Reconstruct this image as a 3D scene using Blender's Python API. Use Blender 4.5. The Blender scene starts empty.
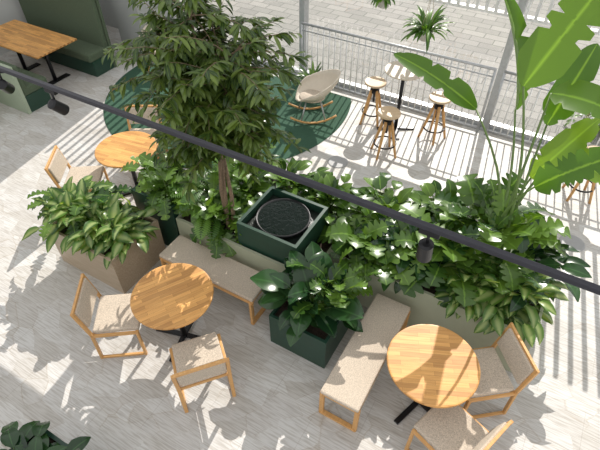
import bpy, math, random
from mathutils import Vector, Matrix
R = random.Random(7)
scene = bpy.context.scene
COL = scene.collection
V = Vector
# ------------------------------------------------------------------ materials
def newmat(name):
    m = bpy.data.materials.new(name); m.use_nodes = True
    nt = m.node_tree
    return m, nt, nt.nodes['Principled BSDF']
def N(nt, t, **kw):
    n = nt.nodes.new(t)
    for k, v in kw.items(): setattr(n, k, v)
    return n
def L(nt, a, b): nt.links.new(a, b)
def ramp(nt, fac, stops):
    r = N(nt, 'ShaderNodeValToRGB'); e = r.color_ramp.elements
    while len(e) < len(stops): e.new(.5)
    for i, (p, c) in enumerate(stops):
        e[i].position = p; e[i].color = (*c, 1)
    L(nt, fac, r.inputs[0]); return r
def plain(name, col, rough=.5, metal=0, var=.08, scale=20, bump=0.0):
    m, nt, b = newmat(name)
    tc = N(nt, 'ShaderNodeTexCoord'); no = N(nt, 'ShaderNodeTexNoise')
    no.inputs['Scale'].default_value = scale; no.inputs['Detail'].default_value = 4
    L(nt, tc.outputs['Object'], no.inputs['Vector'])
    r = ramp(nt, no.outputs['Fac'], [(.3, tuple(c*(1-var) for c in col)), (.7, tuple(min(1, c*(1+var)) for c in col))])
    L(nt, r.outputs[0], b.inputs['Base Color'])
    b.inputs['Roughness'].default_value = rough; b.inputs['Metallic'].default_value = metal
    if bump:
        bp = N(nt, 'ShaderNodeBump'); bp.inputs['Strength'].default_value = bump; bp.inputs['Distance'].default_value = .01
        L(nt, no.outputs['Fac'], bp.inputs['Height']); L(nt, bp.outputs[0], b.inputs['Normal'])
    return m
def wood(name, c1, c2, stave=True, rough=.45):
    m, nt, b = newmat(name)
    tc = N(nt, 'ShaderNodeTexCoord')
    mp = N(nt, 'ShaderNodeMapping'); mp.inputs['Scale'].default_value = (3, 40, 40)
    L(nt, tc.outputs['Object'], mp.inputs[0])
    no = N(nt, 'ShaderNodeTexNoise'); no.inputs['Scale'].default_value = 1.5; no.inputs['Detail'].default_value = 6
    L(nt, mp.outputs[0], no.inputs['Vector'])
    mix = N(nt, 'ShaderNodeMix', data_type='RGBA')
    r = ramp(nt, no.outputs['Fac'], [(.3, c1), (.7, c2)])
    if stave:
        br = N(nt, 'ShaderNodeTexBrick'); br.offset = .4
        br.inputs['Scale'].default_value = 1
        br.inputs['Brick Width'].default_value = .28; br.inputs['Row Height'].default_value = .042
        br.inputs['Mortar Size'].default_value = .0008
        br.inputs['Color1'].default_value = (.74, .70, .66, 1); br.inputs['Color2'].default_value = (1.18, 1.18, 1.12, 1)
        br.inputs['Mortar'].default_value = (.5, .42, .35, 1)
        L(nt, tc.outputs['Object'], br.inputs['Vector'])
        mix.blend_type = 'MULTIPLY'; mix.inputs[0].default_value = 1
        L(nt, r.outputs[0], mix.inputs[6]); L(nt, br.outputs['Color'], mix.inputs[7])
        L(nt, mix.outputs[2], b.inputs['Base Color'])
    else:
        L(nt, r.outputs[0], b.inputs['Base Color'])
    b.inputs['Roughness'].default_value = rough
    return m
def fabric(name, c):
    m, nt, b = newmat(name)
    tc = N(nt, 'ShaderNodeTexCoord')
    no = N(nt, 'ShaderNodeTexNoise'); no.inputs['Scale'].default_value = 130; no.inputs['Detail'].default_value = 3
    L(nt, tc.outputs['Object'], no.inputs['Vector'])
    r = ramp(nt, no.outputs['Fac'], [(.3, tuple(x*.68 for x in c)), (.7, tuple(min(1, x*1.25) for x in c))])
    L(nt, r.outputs[0], b.inputs['Base Color']); b.inputs['Roughness'].default_value = .95
    bp = N(nt, 'ShaderNodeBump'); bp.inputs['Strength'].default_value = .3; bp.inputs['Distance'].default_value = .002
    L(nt, no.outputs['Fac'], bp.inputs['Height']); L(nt, bp.outputs[0], b.inputs['Normal'])
    return m
def leafmat(name, dark, light, center=None, rough=.38, trans=.25):
    m, nt, b = newmat(name)
    at = N(nt, 'ShaderNodeAttribute'); at.attribute_name = 'leafcol'
    sp = N(nt, 'ShaderNodeSeparateColor'); L(nt, at.outputs['Color'], sp.inputs[0])
    r = ramp(nt, sp.outputs[0], [(0, dark), (1, light)])
    out = r.outputs[0]
    mix = N(nt, 'ShaderNodeMix', data_type='RGBA')
    cc = center if center else tuple(min(1, c*1.7) for c in light)
    if center: rr = ramp(nt, sp.outputs[1], [(.15, (1, 1, 1)), (.65, (0, 0, 0))])
    else: rr = ramp(nt, sp.outputs[1], [(.0, (.7, .7, .7)), (.12, (0, 0, 0))])
    L(nt, rr.outputs[0], mix.inputs[0]); L(nt, out, mix.inputs[6]); mix.inputs[7].default_value = (*cc, 1)
    L(nt, mix.outputs[2], b.inputs['Base Color']); b.inputs['Roughness'].default_value = rough
    tr = N(nt, 'ShaderNodeBsdfTranslucent')
    hs = N(nt, 'ShaderNodeMix', data_type='RGBA'); hs.blend_type = 'MULTIPLY'; hs.inputs[0].default_value = 1
    L(nt, mix.outputs[2], hs.inputs[6]); hs.inputs[7].default_value = (2.4, 2.2, .7, 1)
    L(nt, hs.outputs[2], tr.inputs[0])
    ms = N(nt, 'ShaderNodeMixShader'); ms.inputs[0].default_value = trans
    L(nt, b.outputs[0], ms.inputs[1]); L(nt, tr.outputs[0], ms.inputs[2])
    L(nt, ms.outputs[0], nt.nodes['Material Output'].inputs[0])
    return m
M = {}
M['oak'] = wood('oak_block', (.55, .27, .08), (.69, .38, .13))
M['oakf'] = wood('oak_frame', (.55, .29, .10), (.68, .39, .15), stave=False)
M['lightwood'] = wood('light_wood_seat', (.52, .38, .23), (.62, .47, .31), False)
M['palewood'] = wood('pale_wood', (.5, .42, .32), (.62, .54, .43), False)
M['ply'] = wood('brown_wood_panel', (.36, .28, .19), (.46, .37, .27), stave=False)
M['fab'] = fabric('beige_fabric', (.54, .46, .37))
M['shell'] = plain('cream_shell', (.60, .53, .43), .4, var=.03)
M['sage'] = plain('sage_paint', (.38, .40, .29), .6, var=.04, scale=6)
M['dkgreen'] = plain('dark_green_paint', (.014, .05, .031), .4, var=.1)
M['boothg'] = fabric('olive_green_fabric', (.085, .115, .07))
M['boothp'] = plain('pale_green_panel', (.36, .42, .31), .6, var=.04, scale=5)
M['black'] = plain('black_metal', (.015, .015, .017), .35, .4)
M['track'] = plain('track_metal', (.035, .035, .045), .4, .3)
M['grey'] = plain('grey_metal', (.45, .46, .47), .4, .5)
M['white'] = plain('white_metal', (.75, .75, .74), .4, .1)
M['soil'] = plain('soil', (.035, .022, .014), .95, var=.5, scale=60, bump=.6)
M['bark'] = plain('bark', (.20, .14, .09), .85, var=.3, scale=50, bump=.5)
M['stem'] = plain('green_stem', (.12, .19, .05), .5, var=.2)
M['rug'] = fabric('green_rug', (.03, .085, .05))
M['wall'] = plain('white_plaster', (.62, .62, .60), .8, var=.03, scale=3)
M['wallg'] = plain('grey_plaster', (.36, .37, .36), .8, var=.04, scale=3)
M['pot'] = plain('white_pot', (.55, .53, .50), .5)
M['disc'] = plain('floor_disc', (.33, .33, .33), .5, var=.05)
M['stone'] = plain('wet_stone', (.012, .018, .014), .35, var=.5, scale=30, bump=.5)
M['rope'] = plain('rope', (.35, .27, .17), .9)
M['agla'] = leafmat('variegated_leaf', (.035, .095, .018), (.10, .20, .035), center=(.30, .38, .15), rough=.3)
M['philo'] = leafmat('philodendron_leaf', (.022, .068, .012), (.12, .215, .033), rough=.27)
M['darkleaf'] = leafmat('dark_glossy_leaf', (.009, .032, .012), (.035, .09, .028), rough=.18, trans=.12)
M['ficus'] = leafmat('narrow_leaf', (.022, .055, .012), (.14, .205, .042), rough=.3)
M['banana'] = leafmat('paddle_leaf', (.045, .12, .015), (.14, .25, .036), rough=.3, trans=.42)
M['fern'] = leafmat('fern_leaf', (.03, .09, .015), (.13, .25, .045))
# water
m, nt, b = newmat('dark_water')
tc = N(nt, 'ShaderNodeTexCoord'); wv = N(nt, 'ShaderNodeTexNoise')
wv.inputs['Scale'].default_value = 14; wv.inputs['Detail'].default_value = 2; wv.inputs['Distortion'].default_value = 1.2
L(nt, tc.outputs['Object'], wv.inputs['Vector'])
bp = N(nt, 'ShaderNodeBump'); bp.inputs['Strength'].default_value = .35; bp.inputs['Distance'].default_value = .02
L(nt, wv.outputs['Fac'], bp.inputs['Height']); L(nt, bp.outputs[0], b.inputs['Normal'])
b.inputs['Base Color'].default_value = (.004, .009, .007, 1); b.inputs['Roughness'].default_value = .05; b.inputs['IOR'].default_value = 1.33
M['water'] = m
# floor
m, nt, b = newmat('slate_tile_floor')
tc = N(nt, 'ShaderNodeTexCoord')
n1 = N(nt, 'ShaderNodeTexNoise'); n1.inputs['Scale'].default_value = 2.0; n1.inputs['Detail'].default_value = 6
L(nt, tc.outputs['Object'], n1.inputs['Vector'])
mpx = N(nt, 'ShaderNodeMapping'); mpx.inputs['Rotation'].default_value = (0, 0, .6); mpx.inputs['Scale'].default_value = (3.2, 5.5, 1)
L(nt, tc.outputs['Object'], mpx.inputs[0])
addv = N(nt, 'ShaderNodeVectorMath', operation='MULTIPLY_ADD')
L(nt, n1.outputs['Color'], addv.inputs[0]); addv.inputs[1].default_value = (.5, .5, 0); L(nt, mpx.outputs[0], addv.inputs[2])
vo = N(nt, 'ShaderNodeTexVoronoi'); vo.inputs['Scale'].default_value = 1.0; L(nt, addv.outputs[0], vo.inputs['Vector'])
ve = N(nt, 'ShaderNodeTexVoronoi', feature='DISTANCE_TO_EDGE'); ve.inputs['Scale'].default_value = 1.0; L(nt, addv.outputs[0], ve.inputs['Vector'])
sc = N(nt, 'ShaderNodeSeparateColor'); L(nt, vo.outputs['Color'], sc.inputs[0])
r1 = ramp(nt, sc.outputs[0], [(0, (.495, .475, .445)), (.5, (.545, .53, .51)), (1, (.60, .595, .58))])
def streak(rot):
    mp = N(nt, 'ShaderNodeMapping'); mp.inputs['Rotation'].default_value = (0, 0, rot); mp.inputs['Scale'].default_value = (5, 75, 1)
    L(nt, tc.outputs['Object'], mp.inputs[0]); n = N(nt, 'ShaderNodeTexNoise'); n.inputs['Scale'].default_value = 1; n.inputs['Detail'].default_value = 2
    L(nt, mp.outputs[0], n.inputs['Vector']); return n.outputs['Fac']
sa, sb_ = streak(.5), streak(-.9)
sel = N(nt, 'ShaderNodeMath', operation='GREATER_THAN'); L(nt, sc.outputs[1], sel.inputs[0]); sel.inputs[1].default_value = .5
ms_ = N(nt, 'ShaderNodeMix'); L(nt, sel.outputs[0], ms_.inputs[0]); L(nt, sa, ms_.inputs[2]); L(nt, sb_, ms_.inputs[3])
rs = ramp(nt, ms_.outputs[0], [(.36, (.74, .71, .67)), (.56, (1.04, 1.04, 1.04))])
edge = ramp(nt, ve.outputs['Distance'], [(.0, (.84, .79, .73)), (.03, (1, 1, 1))])
gate = ramp(nt, n1.outputs['Fac'], [(.46, (0, 0, 0)), (.58, (1, 1, 1))])
mx = N(nt, 'ShaderNodeMix', data_type='RGBA'); mx.blend_type = 'MULTIPLY'; L(nt, gate.outputs[0], mx.inputs[0])
L(nt, r1.outputs[0], mx.inputs[6]); L(nt, edge.outputs[0], mx.inputs[7])
mxs = N(nt, 'ShaderNodeMix', data_type='RGBA'); mxs.blend_type = 'MULTIPLY'; mxs.inputs[0].default_value = .8
L(nt, mx.outputs[2], mxs.inputs[6]); L(nt, rs.outputs[0], mxs.inputs[7])
br = N(nt, 'ShaderNodeTexBrick'); br.offset = .5; br.inputs['Scale'].default_value = 1
br.inputs['Brick Width'].default_value = .9; br.inputs['Row Height'].default_value = .45; br.inputs['Mortar Size'].default_value = .003
br.inputs['Color1'].default_value = (.97, .97, .97, 1); br.inputs['Color2'].default_value = (1.02, 1.02, 1.01, 1); br.inputs['Mortar'].default_value = (.84, .82, .8, 1)
L(nt, tc.outputs['Object'], br.inputs['Vector'])
mx2 = N(nt, 'ShaderNodeMix', data_type='RGBA'); mx2.blend_type = 'MULTIPLY'; mx2.inputs[0].default_value = 1
L(nt, mxs.outputs[2], mx2.inputs[6]); L(nt, br.outputs['Color'], mx2.inputs[7])
L(nt, mx2.outputs[2], b.inputs['Base Color']); b.inputs['Roughness'].default_value = .55
bp = N(nt, 'ShaderNodeBump'); bp.inputs['Strength'].default_value = .35; bp.inputs['Distance'].default_value = .006
L(nt, ms_.outputs[0], bp.inputs['Height']); L(nt, bp.outputs[0], b.inputs['Normal'])
M['floor'] = m
# pavement
m, nt, b = newmat('paving')
tc = N(nt, 'ShaderNodeTexCoord'); br = N(nt, 'ShaderNodeTexBrick'); br.inputs['Scale'].default_value = 1
br.inputs['Brick Width'].default_value = .5; br.inputs['Row Height'].default_value = .25; br.inputs['Mortar Size'].default_value = .012
br.inputs['Color1'].default_value = (.22, .215, .20, 1); br.inputs['Color2'].default_value = (.30, .29, .27, 1); br.inputs['Mortar'].default_value = (.13, .13, .12, 1)
L(nt, tc.outputs['Object'], br.inputs['Vector']); L(nt, br.outputs['Color'], b.inputs['Base Color']); b.inputs['Roughness'].default_value = .8
M['pave'] = m
# glass
m, nt, b = newmat('clear_glass')
tr = N(nt, 'ShaderNodeBsdfTransparent'); gl = N(nt, 'ShaderNodeBsdfGlossy'); gl.inputs['Roughness'].default_value = .02
ms = N(nt, 'ShaderNodeMixShader'); ms.inputs[0].default_value = .05
L(nt, tr.outputs[0], ms.inputs[1]); L(nt, gl.outputs[0], ms.inputs[2]); L(nt, ms.outputs[0], nt.nodes['Material Output'].inputs[0])
M['glass'] = m

# ------------------------------------------------------------------ mesh builder
LOB = (.42, .88, 1.0, .82)
class MB:
    def __init__(s): s.v = []; s.f = []; s.c = []
    def box(s, x0, x1, y0, y1, z0, z1):
        i = len(s.v)
        s.v += [V((x, y, z)) for z in (z0, z1) for y in (y0, y1) for x in (x0, x1)]
        s.f += [tuple(i+k for k in q) for q in ((0, 2, 3, 1), (4, 5, 7, 6), (0, 1, 5, 4), (2, 6, 7, 3), (0, 4, 6, 2), (1, 3, 7, 5))]
        return s
    def beam(s, p0, p1, w, d, ref=None):
        p0, p1 = V(p0), V(p1); t = (p1-p0).normalized()
        a = V(ref) if ref else (V((0, 0, 1)) if abs(t.z) < .9 else V((1, 0, 0)))
        u = t.cross(a).normalized(); w2 = u.cross(t).normalized(); i = len(s.v)
        for p in (p0, p1):
            for su, sw in ((-1, -1), (1, -1), (1, 1), (-1, 1)):
                s.v.append(p+u*su*w/2+w2*sw*d/2)
        s.f += [tuple(i+k for k in q) for q in ((0, 3, 2, 1), (4, 5, 6, 7), (0, 1, 5, 4), (1, 2, 6, 5), (2, 3, 7, 6), (3, 0, 4, 7))]
        return s
    def tube(s, pts, r, seg=8, r1=None, cap=True):
        pts = [V(p) for p in pts]; n = len(pts); i = len(s.v); u = None
        for k, p in enumerate(pts):
            t = (pts[min(k+1, n-1)]-pts[max(k-1, 0)]).normalized()
            if u is None:
                a = V((0, 0, 1)) if abs(t.z) < .9 else V((1, 0, 0)); u = t.cross(a).normalized()
            else: u = (u-t*u.dot(t)).normalized()
            w = t.cross(u); rr = r if r1 is None else r+(r1-r)*k/(n-1)
            for j in range(seg):
                a = 2*math.pi*j/seg; s.v.append(p+u*math.cos(a)*rr+w*math.sin(a)*rr)
        for k in range(n-1):
            for j in range(seg):
                a = i+k*seg+j; b_ = i+k*seg+(j+1) % seg
                s.f.append((a, b_, b_+seg, a+seg))
        if cap:
            s.f.append(tuple(i+j for j in reversed(range(seg)))); s.f.append(tuple(i+(n-1)*seg+j for j in range(seg)))
        return s
    def lathe(s, prof, seg=32, c=(0, 0, 0)):
        i = len(s.v); c = V(c); n = len(prof)
        for (r, z) in prof:
            for j in range(seg):
                a = 2*math.pi*j/seg; s.v.append(c+V((r*math.cos(a), r*math.sin(a), z)))
        for k in range(n-1):
            for j in range(seg):
                a = i+k*seg+j; b_ = i+k*seg+(j+1) % seg
                s.f.append((a, b_, b_+seg, a+seg))
        s.f.append(tuple(i+j for j in reversed(range(seg)))); s.f.append(tuple(i+(n-1)*seg+j for j in range(seg)))
        return s
    def leaf(s, p, d, up, Ln, W, droop=.8, fold=.25, kind='ovate', rnd=None, n=None):
        rnd = R.random() if rnd is None else rnd
        p = V(p); d = V(d).normalized(); up = V(up)
        side = d.cross(up)
        if side.length < 1e-3: side = V((1, 0, 0))
        side.normalize()
        lob = kind == 'lobed'
        n = n or (17 if lob else 7); i = len(s.v)
        rot = Matrix.Rotation(-droop/n, 3, side)
        for k in range(n+1):
            t = k/n
            if lob:
                env = math.sin(math.pi*min(1, t*.78+.18))**.6
                q = LOB[k % 4]; w = W*.5*env*q; fw = Ln*.06*(q-.4)
                if k == 0: w = W*.22; fw = -Ln*.08
                if k == n: w = 0; fw = 0
            elif kind == 'narrow': w = W*.5*math.sin(math.pi*min(1, t*.97+.03))**.8; fw = 0
            elif kind == 'paddle':
                w = W*.5*min(1, (t*5+.05))**.6*(1-t**5)**.8 if t < 1 else 0; fw = 0
                if 2 < k < n-1 and R.random() < .16: w *= R.uniform(.5, .85)
            elif kind == 'heart': w = W*.5*(1-t)**.6*(.75+1.1*t)*(1 if k else .8); fw = -Ln*.12 if k == 0 else 0
            else: w = W*.5*math.sin(math.pi*(t**.8))**.85 if 0 < t < 1 else W*.02; fw = 0
            nrm = side.cross(d).normalized()
            wob = (R.random()-.5)*W*.08 if kind in ('ovate', 'heart') else 0
            s.v += [p-side*w+nrm*(w*fold+wob)+d*fw, p.copy(), p+side*w+nrm*(w*fold-wob)+d*fw]
            s.c += [(rnd, 1, t), (rnd, 0, t), (rnd, 1, t)]
            if k:
                a = i+(k-1)*3
                s.f += [(a, a+1, a+4, a+3), (a+1, a+2, a+5, a+4)]
            p = p+d*Ln/n; d = (rot @ d).normalized()
        return s
    def obj(s, name, mat, parent=None, smooth=False, bevel=0, loc=None):
        me = bpy.data.meshes.new(name); me.from_pydata([tuple(q) for q in s.v], [], s.f); me.update()
        if s.c and len(s.c) == len(s.v):
            at = me.color_attributes.new('leafcol', 'FLOAT_COLOR', 'POINT')
            for k, c in enumerate(s.c): at.data[k].color = (*c, 1)
        if smooth:
            for p in me.polygons: p.use_smooth = True
        me.materials.append(M[mat] if isinstance(mat, str) else mat)
        o = bpy.data.objects.new(name, me); COL.objects.link(o)
        if parent: o.parent = parent
        if loc: o.location = loc
        if bevel:
            bm = o.modifiers.new('bevel', 'BEVEL'); bm.width = bevel; bm.segments = 2; bm.limit_method = 'ANGLE'
        return o
def root(name, label, cat, loc=(0, 0, 0), yaw=0, group=None):
    e = bpy.data.objects.new(name, None); COL.objects.link(e); e.empty_display_size = .1
    e.location = loc; e.rotation_euler = (0, 0, math.radians(yaw))
    e['label'] = label; e['category'] = cat
    if group: e['group'] = group
    return e
def dup(src, loc, yaw, label=None):
    e = src.copy(); COL.objects.link(e); e.location = loc; e.rotation_euler = (0, 0, math.radians(yaw))
    if label: e['label'] = label
    for c in [c for c in bpy.data.objects if c.parent == src]:
        k = c.copy(); k.parent = e; COL.objects.link(k)
    return e
def struct(o): o['kind'] = 'structure'; return o

# ------------------------------------------------------------------ room shell
TOP = 5.35; FT = 3.3
struct(MB().box(-11, 6, -4, 7.6, -.1, 0).obj('floor', 'floor'))
struct(MB().box(-16, 12, 7.6, 24, -.2, -.05).obj('ground', 'pave'))
struct(MB().box(-11, 6, 7.42, 7.62, TOP, 9).obj('wall_back', 'wall'))
struct(MB().box(-10.2, -10.0, -4, 7.6, 0, 3.2).obj('wall_left', 'wall'))
struct(MB().box(-10.0, -7.3, 7.3, 7.6, 0, TOP).obj('wall_corner', 'wallg'))
struct(MB().box(-7.95, -7.3, 6.55, 7.3, 0, TOP).obj('wall_column', 'wallg'))
struct(MB().box(-7.3, 6, 7.38, 7.66, 0, .05).obj('trim_1', 'grey', bevel=.005))
px = [-7.3, -4.25, -.8, 2.65, 6.0]
for k in range(4):
    a, c = px[k], px[k+1]; mb = MB()
    mb.box(a-.05, a+.05, 7.42, 7.58, .05, TOP); mb.box(c-.05+.001, c-.001, 7.43, 7.57, .05, TOP)
    mb.box(a, c, 7.44, 7.56, .05, .12); mb.box(a, c, 7.44, 7.56, TOP-.1, TOP)
    w = struct(mb.obj('window_%d' % (k+1), 'grey', bevel=.004))
    MB().box(a+.05, c-.05, 7.495, 7.505, .12, TOP-.1).obj('glass_pane', 'glass', w)
mb = MB(); x = -7.2
while x < 5.9:
    mb.box(x, x+.042, 7.70, 7.78, 1.75, FT); x += .14  # added slats outside the glass, above the view, casting striped shade on the floor
mb.box(-7.3, 6, 7.70, 7.80, 1.71, 1.75)
struct(mb.obj('shadow_fins', 'white'))
# railing
for k in range(1, 4):
    a, c = px[k]+.06, px[k+1]-.06
    r = root('railing', 'grey metal railing with thin vertical bars by the window', 'railing', (a, 7.3, 0), group='railings along the window')
    Ln = c-a
    MB().tube([(0, 0, 1.1), (Ln, 0, 1.1)], .022, 10).obj('top_rail', 'grey', r, True)
    MB().tube([(0, 0, .98), (Ln, 0, .98)], .012, 8).obj('middle_rail', 'grey', r, True)
    MB().tube([(0, 0, .08), (Ln, 0, .08)], .015, 8).obj('bottom_rail', 'grey', r, True)
    for q in (0.01, Ln-.01):
        MB().tube([(q, 0, 0), (q, 0, 1.1)], .02, 8).obj('post', 'grey', r, True)
    nb = int(Ln/.11); base = None
    for j in range(1, nb):
        if base is None: base = MB().tube([(0, 0, .08), (0, 0, 1.1)], .011, 6).obj('baluster', 'white', r, True); o = base
        else: o = base.copy(); COL.objects.link(o)
        o.location = (Ln*j/nb, 0, 0)
# rug & floor discs
r = MB().lathe([(2.18, 0), (2.2, .006), (2.18, .012)], 96).obj('rug', 'rug'); r.location = (-5.08, 6.25, .001)
me = r.data
for v in me.vertices:
    if v.co.y+6.25 > 7.2: v.co.y = 7.2-6.25
r['label'] = 'large round dark green rug under lounge chairs'; r['category'] = 'rug'
for p in ((-2.48, 5.45), (.88, 5.44)):
    o = MB().lathe([(.15, 0), (.155, .004), (.14, .01), (.0001, .01)], 32).obj('floor_disc', 'disc', None, False); o.location = (*p, .001)
    o['label'] = 'round grey metal disc set on the floor'; o['category'] = 'floor disc'; o['group'] = 'round floor discs'

# ------------------------------------------------------------------ furniture
def round_table(loc, label, yaw):
    t = root('round_table', label, 'table', loc, yaw, 'round oak cafe tables')
    MB().lathe([(.385, .72), (.398, .725), (.40, .735), (.40, .742), (.396, .748), (.385, .75)], 64).obj('tabletop', 'oak', t)
    MB().tube([(0, 0, .03), (0, 0, .715)], .03, 16).obj('column', 'black', t, True)
    mb = MB(); mb.box(-.15, .15, -.15, .15, .705, .72); mb.obj('mounting_plate', 'black', t)
    for a in range(4):
        o = MB().beam((.0, 0, .03), (.33, 0, .015), .05, .03).obj('foot', 'black', t, bevel=.004)
        o.rotation_euler = (0, 0, math.radians(45+90*a))
    return t
round_table((-4.63, 3.43, 0), 'round oak table with black pedestal near the tree', 10)
round_table((-2.53, 1.89, 0), 'round oak table with black pedestal in front of upholstered bench', 60)
round_table((-.08, 2.45, 0), 'round oak table with black pedestal beside long bench', 25)

def chair(loc, yaw, label):
    c = root('dining_chair', label, 'chair', loc, yaw, 'oak dining chairs with beige upholstery')
    for s in (-1, 1):
        y = s*.235; mb = MB(); w = .026; d = .034
        mb.beam((.22, y, 0.0), (.22, y, .42), d, w)
        mb.beam((-.23, y, 0.0), (-.215, y, .44), d, w); mb.beam((-.215, y, .42), (-.29, y, .80), d, w)
        mb.beam((-.245, y, .014), (.235, y, .014), w, .028)
        mb.beam((-.23, y, .405), (.235, y, .405), w, .035)
        mb.obj('side_frame', 'oakf', c, bevel=.003)
    mb = MB(); mb.beam((.215, -.235, .40), (.215, .235, .40), .022, .035); mb.beam((-.2, -.235, .40), (-.2, .235, .40), .022, .035)
    mb.obj('seat_rail', 'oakf', c)
    MB().beam((-.286, -.235, .785), (-.286, .235, .785), .024, .035).obj('top_rail', 'oakf', c, bevel=.003)
    MB().box(-.205, .245, -.22, .22, .415, .465).obj('seat', 'fab', c, bevel=.015)
    mb = MB(); mb.beam((-.222, 0, .53), (-.273, 0, .775), .435, .04, ref=(1, 0, 0)).obj('backrest', 'fab', c, bevel=.012)
    return c
c0 = chair((-5.03, 2.93, 0), 35, 'oak chair with beige seat beside the round table')
chs = [((-4.98, 4.02, 0), -60, 'oak chair with beige backrest behind the round table'),
       ((-3.06, 1.58, 0), 36, 'oak chair with beige seat beside the wooden planter'),
       ((-2.0, 1.57, 0), 140, 'oak chair with its beige back away from table'),
       ((.34, 2.79, 0), 219, 'oak chair with beige seat beside the sage planter'),
       ((.27, 2.11, 0), 160, 'oak chair turned in toward the round table')]
for l, y, s in chs: dup(c0, l, y, s)

def bench(loc, yaw, Ln, W, label):
    t = root('bench', label, 'bench', loc, yaw, 'oak benches with beige upholstery')
    for x in (.03, Ln-.03):
        mb = MB()
        mb.beam((x, .015, 0), (x, .015, .41), .045, .03); mb.beam((x, W-.015, 0), (x, W-.015, .41), .045, .03)
        mb.beam((x, .0, .014), (x, W, .014), .045, .028); mb.beam((x, 0, .40), (x, W, .40), .045, .03)
        mb.obj('leg_frame', 'oakf', t, bevel=.003)
    for y in (.015, W-.015):
        MB().beam((0, y, .385), (Ln, y, .385), .025, .05).obj('side_rail', 'oakf', t, bevel=.003)
    MB().box(.0, Ln, .0, W, .412, .455).obj('seat', 'fab', t, bevel=.014)
    return t
bench((-3.22, 2.38, 0), 0, 1.27, .37, 'long beige upholstered bench against the sage planter')
bench((-.49, 1.86, 0), 90, 1.27, .38, 'long beige upholstered bench beside dark green planter')

# high table and stools
t = root('high_table', 'round pale wood high table with black pedestal by the window', 'table', (-2.06, 6.71, 0))
MB().lathe([(.28, 1.03), (.30, 1.035), (.30, 1.045), (.295, 1.05)], 48).obj('tabletop', 'palewood', t)
MB().tube([(0, 0, .02), (0, 0, 1.03)], .028, 14).obj('column', 'black', t, True)
for a in range(4):
    o = MB().beam((0, 0, .03), (.30, 0, .012), .05, .024).obj('foot', 'black', t); o.rotation_euler = (0, 0, math.radians(30+90*a))
def stool(loc, yaw):
    s = root('bar_stool', 'wooden bar stool with round seat and black ring', 'stool', loc, yaw, 'wooden bar stools by the window')
    MB().lathe([(.15, .70), (.17, .705), (.172, .725), (.165, .735), (.12, .73)], 32).obj('seat', 'lightwood', s)
    MB().tube([(0, 0, .38), (0, 0, .70)], .018, 12).obj('spindle', 'black', s, True)
    for a in range(4):
        an = math.radians(45+90*a); ca, sa = math.cos(an), math.sin(an)
        MB().tube([(ca*.06, sa*.06, .60), (ca*.21, sa*.21, 0)], .026, 8, .018).obj('leg', 'oakf', s, True)
    pts = [(.165*math.cos(q*math.pi/12), .165*math.sin(q*math.pi/12), .2) for q in range(25)]
    MB().tube(pts, .012, 8).obj('foot_ring', 'black', s, True)
    MB().lathe([(.07, .55), (.075, .56), (.075, .60), (.05, .62)], 20).obj('hub', 'black', s)
    return s
s0 = stool((-2.5, 6.72, 0), 10)
for l, y in (((-1.97, 6.0, 0), 40), ((-1.46, 6.78, 0), 70), ((.78, 6.45, 0), 20)): dup(s0, l, y)

# lounge chairs
def lounge(loc, yaw, label, rock=True):
    c = root('rocking_chair' if rock else 'lounge_chair', label, 'chair', loc, yaw)
    mb = MB(); NA, NR = 40, 9
    mb.v.append(V((.02, 0, .37)))
    for i in range(1, NR+1):
        r = i/NR
        for j in range(NA):
            a = 2*math.pi*j/NA; ca, sa = math.cos(a), math.sin(a)
            back = max(0, -ca)**1.2; sd = abs(sa)**2.0; fr = max(0, ca)
            rim = .44*back + .22*sd*(1-back*.6) + .02*fr
            x = ca*(.27+.07*back)*min(1, r*1.15) - .10*back*r**3; y = sa*.33*min(1, r*1.12)+.0
            z = .37 + rim*max(0, (r-.35)/.65)**1.5 - .03*fr*r**3
            mb.v.append(V((x, y, z)))
    for j in range(NA): mb.f.append((0, 1+j, 1+(j+1) % NA))
    for i in range(NR-1):
        for j in range(NA):
            a = 1+i*NA+j; b_ = 1+i*NA+(j+1) % NA; mb.f.append((a, a+NA, b_+NA, b_))
    o = mb.obj('shell', 'shell', c, True); sm = o.modifiers.new('s', 'SOLIDIFY'); sm.thickness = .018; sm.offset = 0
    MB().lathe([(.0001, .375), (.19, .375), (.215, .39), (.20, .41), (.0001, .415)], 32).obj('seat_pad', 'fab', c, True)
    for s in (-1, 1):
        y = s*.22
        if rock:
            pts = [(-.38+.76*q/12, y, .02+.5*((q/12-.5)**2)) for q in range(13)]
            MB().tube(pts, .018, 8).obj('rocker', 'oakf', c, True)
        for x in (-.2, .2):
            MB().tube([(x*.6, y*.6, .355), (x*1.05, y, .03)], .012, 8).obj('leg', 'grey' if rock else 'oakf', c, True)
    return c
lounge((-3.42, 6.33, .01), 215, 'cream shell rocking armchair with wooden rockers')
lounge((-6.75, 6.35, .01), -60, 'cream shell armchair on the green rug', False)

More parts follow.
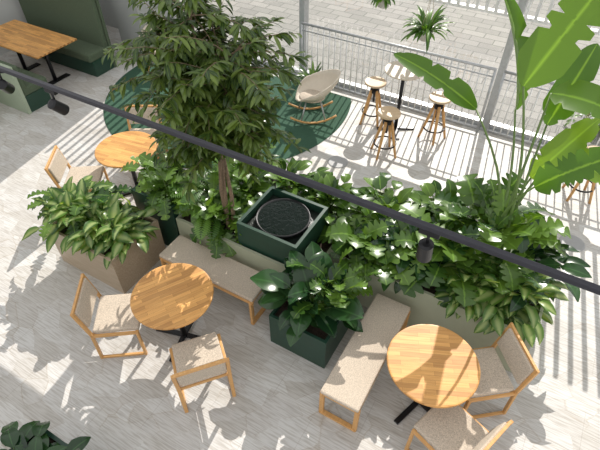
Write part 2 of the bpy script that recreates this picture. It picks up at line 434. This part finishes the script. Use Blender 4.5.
# booth
def booth(name, label, y0, face, x0, x1, hb):
    b_ = root(name, label, 'booth bench', (x0, y0, 0), 0, 'green upholstered booth benches')
    Ln = x1-x0; f = face
    def bx(a, c): return (min(a*f, c*f), max(a*f, c*f))
    ya, yb = bx(0, .06); MB().box(0, Ln, ya, yb, 0, hb).obj('back_panel', 'boothp' if f > 0 else 'boothg', b_, bevel=.006)
    ya, yb = bx(.06, .16); MB().box(0.01, Ln-.01, ya, yb, .40, hb-.02).obj('backrest', 'boothg', b_, bevel=.03)
    ya, yb = bx(.06, .56); MB().box(0.01, Ln-.01, ya, yb, .30, .45).obj('seat', 'boothg', b_, bevel=.03)
    ya, yb = bx(.06, .50); MB().box(0.02, Ln-.02, ya, yb, 0.0, .30).obj('base', 'dkgreen', b_)
booth('booth_bench', 'tall olive green upholstered booth bench', 6.0, -1, -9.8, -7.6, 1.35)
booth('booth_bench', 'low booth bench with pale green back panel', 3.98, 1, -9.8, -7.65, .85)
t = root('booth_table', 'rectangular oak table with black pedestal between booth benches', 'table', (-8.6, 5.0, 0))
MB().box(-.85, .84, -.43, .43, .72, .75).obj('tabletop', 'oak', t, bevel=.004)
for x in (.42, -.42):
    MB().tube([(x, 0, .02), (x, 0, .72)], .035, 12).obj('column', 'black', t, True)
    MB().box(x-.06, x+.06, -.30, .30, 0, .02).obj('base_plate', 'black', t, bevel=.004)
t = root('partition_panel', 'low pale green partition panel beside the booth', 'partition', (-7.9, 3.2, 0))
MB().box(-1.9, .0, -.04, .04, .02, .9).obj('panel', 'boothp', t, bevel=.004)
MB().box(-1.9, .0, -.05, .05, 0, .02).obj('foot_rail', 'grey', t)

# planters
def planter(name, label, x0, x1, y0, y1, z0, h, mat, soil='soil', th=.03, sd=.05):
    p = root(name, label, 'planter', (x0, y0, z0)); W = x1-x0; D = y1-y0
    mb = MB()
    mb.box(0, W, 0, th, 0, h); mb.box(0, W, D-th, D, 0, h); mb.box(0, th, th, D-th, 0, h); mb.box(W-th, W, th, D-th, 0, h)
    mb.box(th, W-th, th, D-th, 0, .03)
    mb.obj('body', mat, p)
    mb = MB(); nx, ny = 14, 14
    for j in range(ny+1):
        for i in range(nx+1):
            e = 0 if i in (0, nx) or j in (0, ny) else R.uniform(-.012, .012)
            mb.v.append(V((th+(W-2*th)*i/nx, th+(D-2*th)*j/ny, h-sd+e)))
    for j in range(ny):
        for i in range(nx):
            a = j*(nx+1)+i; mb.f.append((a, a+1, a+nx+2, a+nx+1))
    mb.obj('soil' if soil == 'soil' else 'stones', soil, p, True)
    return p
planter('long_planter', 'long sage green planter behind the upholstered bench', -3.3, -1.5, 2.82, 4.15, 0, .62, 'sage')
planter('long_planter', 'long sage green planter full of tropical plants', -1.49, .66, 3.22, 4.45, 0, .64, 'sage')
planter('wooden_planter', 'brown wooden planter box with variegated plants', -4.52, -3.5, 1.98, 2.72, 0, .58, 'ply')
planter('square_planter', 'dark green square planter beside wooden planter', -3.95, -3.33, 2.82, 3.44, 0, .78, 'dkgreen')
wf = planter('water_feature', 'dark green square box holding a round black water bowl', -2.44, -1.70, 2.87, 3.57, .57, .36, 'dkgreen', 'stone', .035, .10)
wf['category'] = 'water feature'
MB().lathe([(.20, .20), (.27, .27), (.30, .32), (.30, .335), (.285, .335), (.27, .315), (.0001, .30)], 48, (.37, .35, 0)).obj('bowl', 'black', wf, True)
mb = MB().lathe([(.0001, 0), (.278, 0), (.278, .002), (.0001, .004)], 48).obj('water', 'water', wf); mb.location = (.37, .35, .322)
planter('square_planter', 'dark green square planter with large glossy leaves', -1.69, -1.04, 2.30, 2.95, 0, .48, 'dkgreen')
planter('square_planter', 'dark green planter with leafy plant', -2.75, -2.1, -.25, .4, 0, .55, 'dkgreen')

# ------------------------------------------------------------------ plants
def bush(name, label, loc, n, pet, lf, wd, kind, mat, el=(10, 85), droop=.9, spread=.08, pin=False, fold=.25, az=None):
    r = root(name, label, 'plant', loc); fb = MB(); sb = MB()
    for i in range(n):
        a = R.uniform(0, 2*math.pi) if az is None else R.uniform(*az); e = math.radians(R.uniform(*el)); q = R.uniform(*pet)
        o = V((R.gauss(0, spread), R.gauss(0, spread), 0))
        d0 = V((math.cos(a)*math.cos(e), math.sin(a)*math.cos(e), math.sin(e)))
        e1 = e-R.uniform(.2, .7)
        d1 = V((math.cos(a)*math.cos(e1), math.sin(a)*math.cos(e1), math.sin(e1)))
        mid = o+d0*q*.5+V((0, 0, q*.08)); tip = o+d0*q+V((0, 0, 0))
        if tip.z < .03: tip.z = .03
        sb.tube([o+V((0, 0, -.02)), mid, tip], .005, 4, .003, False)
        Lf = lf*R.uniform(.7, 1.15); up = V((R.uniform(-.35, .35), R.uniform(-.35, .35), 1))
        if pin:
            dd = d1.copy(); p = tip.copy(); side = dd.cross(V((0, 0, 1))).normalized(); ns = 14
            rnd = R.random()
            for k in range(ns):
                t = k/ns; w = wd*math.sin(math.pi*(t*.85+.12))
                for s in (-1, 1):
                    fb.leaf(p, side*s+dd*.5, side.cross(dd), w, Lf/ns*.9, .4, .1, 'narrow', rnd, 3)
                q_ = p+dd*Lf/ns; p = q_
                dd = (Matrix.Rotation(-droop/ns, 3, side) @ dd).normalized()
            fb.leaf(p, dd, V((0, 0, 1)), Lf*.12, .02, .1, .1, 'narrow', rnd, 3)
        else:
            fb.leaf(tip, d1, up, Lf, wd*Lf/lf*R.uniform(.85, 1.1), droop*R.uniform(.5, 1.3), fold, kind)
    sb.obj('stems', 'stem', r); fb.obj('foliage', mat, r, True)
    return r
AG = dict(lf=.25, wd=.12, kind='ovate', mat='agla', el=(5, 85), droop=1.1)
bush('aglaonema', 'bushy variegated green plant in wooden planter', (-4.35, 2.28, .55), 105, (.06, .34), **AG)
bush('aglaonema', 'bushy variegated green plant in wooden planter', (-3.98, 2.26, .55), 105, (.05, .30), **AG)
bush('aglaonema', 'bushy variegated green plant in wooden planter', (-3.70, 2.32, .55), 85, (.05, .25), **AG)
bush('philodendron', 'lobed philodendron at the end of wooden planter', (-4.42, 2.45, .55), 26, (.25, .46), .24, .2, 'lobed', 'philo', el=(10, 55))
bush('philodendron', 'leafy philodendron in dark green planter', (-3.64, 3.12, .73), 60, (.1, .38), .24, .20, 'lobed', 'philo', droop=.8)
bush('parlour_palm', 'feathery palm on the sage planter', (-3.1, 3.35, .57), 18, (.15, .42), .34, .12, 'x', 'fern', pin=True, el=(35, 85), droop=1.1)
bush('philodendron', 'leafy philodendron beneath the tree', (-2.85, 3.1, .57), 75, (.1, .34), .24, .20, 'lobed', 'philo')
bush('pothos', 'trailing heart leaf plant beneath the tree', (-2.9, 3.6, .57), 100, (.1, .42), .19, .16, 'heart', 'philo')
bush('spathiphyllum', 'broad leaf plant behind the dark green box', (-2.35, 3.86, .57), 90, (.1, .35), .24, .13, 'ovate', 'philo', el=(25, 85))
bush('pothos', 'bright leafy plant behind the dark green box', (-1.82, 3.86, .57), 90, (.1, .34), .2, .15, 'ovate', 'philo')
bush('pothos', 'low leafy plant along sage planter', (-3.1, 3.92, .57), 80, (.1, .36), .2, .13, 'ovate', 'philo')
bush('philodendron', 'philodendron with large dark glossy leaves', (-1.38, 2.62, .43), 56, (.12, .44), .32, .22, 'ovate', 'darkleaf', droop=.75, spread=.07, el=(22, 88))
bush('philodendron', 'bright lobed philodendron in dark green planter', (-1.2, 2.78, .43), 28, (.25, .5), .22, .19, 'lobed', 'philo', el=(40, 88))
bush('philodendron', 'lush lobed philodendron on the sage planter', (-1.18, 3.52, .59), 80, (.12, .42), .26, .23, 'lobed', 'philo')
bush('pothos', 'dense broad leaf plant on the sage planter', (-1.15, 4.0, .59), 95, (.1, .42), .22, .16, 'ovate', 'philo')
bush('spathiphyllum', 'dark leafy plant on the sage planter', (-.76, 3.58, .59), 95, (.1, .38), .26, .14, 'ovate', 'darkleaf')
bush('philodendron', 'large split leaf philodendron on the sage planter', (-.42, 3.74, .59), 60, (.2, .58), .32, .30, 'lobed', 'philo', el=(25, 85))
bush('aglaonema', 'variegated plant spilling over the sage planter', (.0, 3.54, .59), 115, (.06, .34), **AG)
bush('aglaonema', 'variegated plant at the end of sage planter', (.34, 3.58, .59), 110, (.06, .33), **AG)
bush('philodendron', 'tall split leaf philodendron below paddle leaves', (-.05, 4.05, .59), 60, (.25, .68), .32, .30, 'lobed', 'philo', el=(38, 88))
bush('spathiphyllum', 'dark leafy plant at the planter end', (.26, 4.0, .59), 90, (.12, .45), .27, .14, 'ovate', 'darkleaf')
bush('pothos', 'broad leaf plant at the back of sage planter', (-.6, 4.2, .59), 90, (.15, .45), .22, .16, 'ovate', 'philo')
bush('spathiphyllum', 'dark broad leaf plant in a green planter', (-2.40, .06, .5), 95, (.05, .30), .24, .14, 'ovate', 'darkleaf', el=(10, 80))

# tree
t = root('ficus_tree', 'tall slender tree with dense narrow drooping leaves', 'tree', (-2.68, 3.0, .57))
tb = MB(); fb = MB()
stems = [[(0, 0, -.03), (.0, .03, .6), (.02, .05, 1.2), (-.04, .02, 1.9), (-.08, 0, 2.5)],
         [(.06, .03, -.03), (.06, .06, .5), (-.04, .12, 1.1), (-.2, .15, 1.7), (-.40, .1, 2.2)],
         [(-.03, .05, -.03), (-.02, .0, .6), (.08, -.05, 1.2), (.2, -.05, 1.7), (.28, 0, 2.2)]]
for s in stems: tb.tube(s, .025, 8, .010)
tb.obj('trunk', 'bark', t, True)
bb = MB()
for i in range(215):
    s = R.choice(stems); k = R.uniform(2.0, 3.99); a = V(s[int(k)]).lerp(V(s[int(k)+1]), k-int(k))
    az = R.uniform(0, 6.283); el_ = R.uniform(-.1, 1.0); ln = R.uniform(.3, .80)
    env = 1-abs((a.z-1.75)/1.3)**2*.6; ln *= max(.4, env)
    d = V((math.cos(az)*math.cos(el_), math.sin(az)*math.cos(el_), math.sin(el_)))
    pts = [a]
    for q in range(4):
        pts.append(pts[-1]+d*ln/4); d = (d+V((0, 0, -.20))).normalized()
    bb.tube(pts, .006, 4, .002, False)
    for q in range(34):
        kk = R.uniform(.8, 3.99); p = pts[int(kk)].lerp(pts[int(kk)+1], kk-int(kk))
        aa = az+R.uniform(-1.9, 1.9)
        dl = V((math.cos(aa), math.sin(aa), R.uniform(-.6, .25)))
        fb.leaf(p, dl, V((R.uniform(-.3, .3), R.uniform(-.3, .3), 1)), R.uniform(.10, .17), .038, R.uniform(.4, 1.2), .2, 'narrow', n=4)
bb.obj('branches', 'bark', t); fb.obj('foliage', 'ficus', t, True)

# bird of paradise
t = root('bird_of_paradise', 'tall plant with huge paddle shaped leaves', 'plant', (0, 4.0, .59))
O = V((0, 4.0, .59)); sb = MB(); fb = MB()
big = [((-.27, 4.69, 2.0), (-.70, 5.05, 2.9), .22, .5, .9), ((-.25, 4.3, 2.45), (.10, 4.93, 3.15), .42, .3, .15),
       ((-.62, 4.6, 1.95), (-1.55, 4.6, 2.2), .26, .5, .25), ((-.02, 4.60, 2.3), (.55, 4.45, 2.25), .34, .7, .2),
       ((.25, 4.6, 1.7), (.75, 4.4, 1.6), .30, .9, .3), ((.1, 4.4, 1.5), (.55, 4.75, 2.0), .28, .6, .3),
       ((.15, 4.0, 1.7), (.7, 3.95, 2.1), .3, .7, .3),
       ((0.05, 4.75, 1.9), (.25, 5.35, 2.45), .30, .5, .2)]
for i, (a, b_, w, dr, fo) in enumerate(big):
    a, b_ = V(a)-O, V(b_)-O; o = V((R.gauss(0, .07), R.gauss(0, .07), -.02))
    hor = V((a.x, a.y, 0)); pts = []
    for k in range(9):
        u = k/8; pts.append(V((o.x, o.y, o.z)).lerp(a, u)+V((0, 0, .18*math.sin(math.pi*u)))-hor*.25*math.sin(math.pi*u))
    sb.tube(pts, .018, 8, .009)
    d = b_-a; Ln = d.length*1.08; d.normalize()
    side = d.cross(V((0, 0, 1))).normalized(); d = Matrix.Rotation(dr*.5, 3, side) @ d
    up = V((0.15, -.5, 1)) if i != 0 else V((.9, -.3, .3))
    fb.leaf(a, d, up, Ln, w, dr, fo if i else .9, 'paddle', R.uniform(.0, 1), 34)
sb.obj('stalks', 'stem', t, True); fb.obj('foliage', 'banana', t, True)

# hanging plants
def hanging(loc, label, sc=1):
    h = root('hanging_planter', label, 'hanging plant', loc, 0, 'hanging plants at the window')
    MB().lathe([(.05, 0), (.085, .02), (.10, .12), (.105, .15), (.09, .15), (.085, .13), (.0001, .13)], 28).obj('pot', 'pot', h, True)
    mb = MB()
    for k in range(3):
        a = k*2.094; mb.tube([(.1*math.cos(a), .1*math.sin(a), .14), (0, 0, .75)], .003, 5)
    mb.tube([(0, 0, .75), (0, 0, 1.6)], .004, 5); mb.obj('rope', 'rope', h)
    fb = MB()
    for i in range(75):
        a = R.uniform(0, 6.283); e = R.uniform(.1, 1.4)
        fb.leaf((0.04*math.cos(a), .04*math.sin(a), .14), (math.cos(a)*math.cos(e), math.sin(a)*math.cos(e), math.sin(e)), (0, 0, 1), R.uniform(.2, .4)*sc, .05, R.uniform(.8, 2.0), .2, 'narrow')
    fb.obj('foliage', 'fern', h, True)
hanging((-1.93, 7.0, 1.42), 'bushy green plant in a pot hung on ropes', 1.1)
hanging((-2.65, 7.05, 1.74), 'leafy plant hanging in rope holder', .6)
p = root('potted_plant', 'small potted plant on the floor near railing', 'plant', (-3.75, 6.95, 0))
MB().lathe([(.08, 0), (.11, .02), (.13, .22), (.12, .22), (.11, .19), (.0001, .19)], 28).obj('pot', 'dkgreen', p, True)
fb = MB()
for i in range(40):
    a = R.uniform(0, 6.283); e = R.uniform(.4, 1.4)
    fb.leaf((0, 0, .2), (math.cos(a)*math.cos(e), math.sin(a)*math.cos(e), math.sin(e)), (0, 0, 1), R.uniform(.25, .5), .05, R.uniform(.6, 1.4), .2, 'narrow')
fb.obj('foliage', 'philo', p, True)
for x, y in ((.9, 8.5), (2.2, 8.6), (3.5, 8.6)):
    bush('shrub', 'green shrub growing outside the window', (x, y, -.05), 130, (.2, .5), .16, .08, 'ovate', 'fern')

# ------------------------------------------------------------------ track light
t = root('track_light', 'long black ceiling track rail hanging on thin wires', 'light', (0, 1.67, 3.0))
MB().box(-9.5, 4.5, -.015, .015, -.014, .014).obj('rail', 'track', t, bevel=.003)
for x in (-8, -4.6, 2.2):
    MB().tube([(x, 0, .01), (x, 0, 3)], .002, 5).obj('wire', 'grey', t)
def spot(x, yaw, tilt):
    s = root('spotlight', 'small black cylindrical spotlight clipped under the rail', 'light', (x, 1.67, 2.985), yaw, 'spotlights on the track rail')
    MB().box(-.05, .05, -.014, .014, -.03, 0).obj('adapter', 'black', s, bevel=.003)
    MB().tube([(0, 0, -.02), (0, 0, -.10)], .008, 8).obj('stem', 'black', s, True)
    o = MB().lathe([(.02, .05), (.036, .045), (.038, -.07), (.034, -.075), (.03, -.06), (.0001, -.055)], 24).obj('lamp_head', 'black', s, False)
    o.location = (0, 0, -.13); o.rotation_euler = (math.radians(tilt), 0, 0)
spot(-2.83, 0, 40); spot(-3.36, 40, 45); spot(-.27, 0, 12)

# ------------------------------------------------------------------ light, world, camera
w = bpy.data.worlds.new('World'); scene.world = w; w.use_nodes = True
bg = w.node_tree.nodes['Background']; bg.inputs[0].default_value = (1, 1, 1, 1); bg.inputs[1].default_value = 1.02
sd = bpy.data.lights.new('sun', 'SUN'); sd.energy = 5.8; sd.angle = .004; sd.color = (1, .95, .88)
so = bpy.data.objects.new('sun', sd); COL.objects.link(so)
ld = V((.15, -1, 0)).normalized()*math.cos(math.radians(37)) + V((0, 0, -math.sin(math.radians(37))))
so.rotation_euler = ld.to_track_quat('-Z', 'Y').to_euler(); so.location = (0, 10, 8)
cd = bpy.data.cameras.new('camera'); cd.sensor_width = 36; cd.lens = 29.4
co = bpy.data.objects.new('camera', cd); COL.objects.link(co); co.location = (0, 0, 4.6)
co.rotation_euler = (math.radians(45), 0, math.radians(30)); scene.camera = co
scene.view_settings.view_transform = 'Standard'
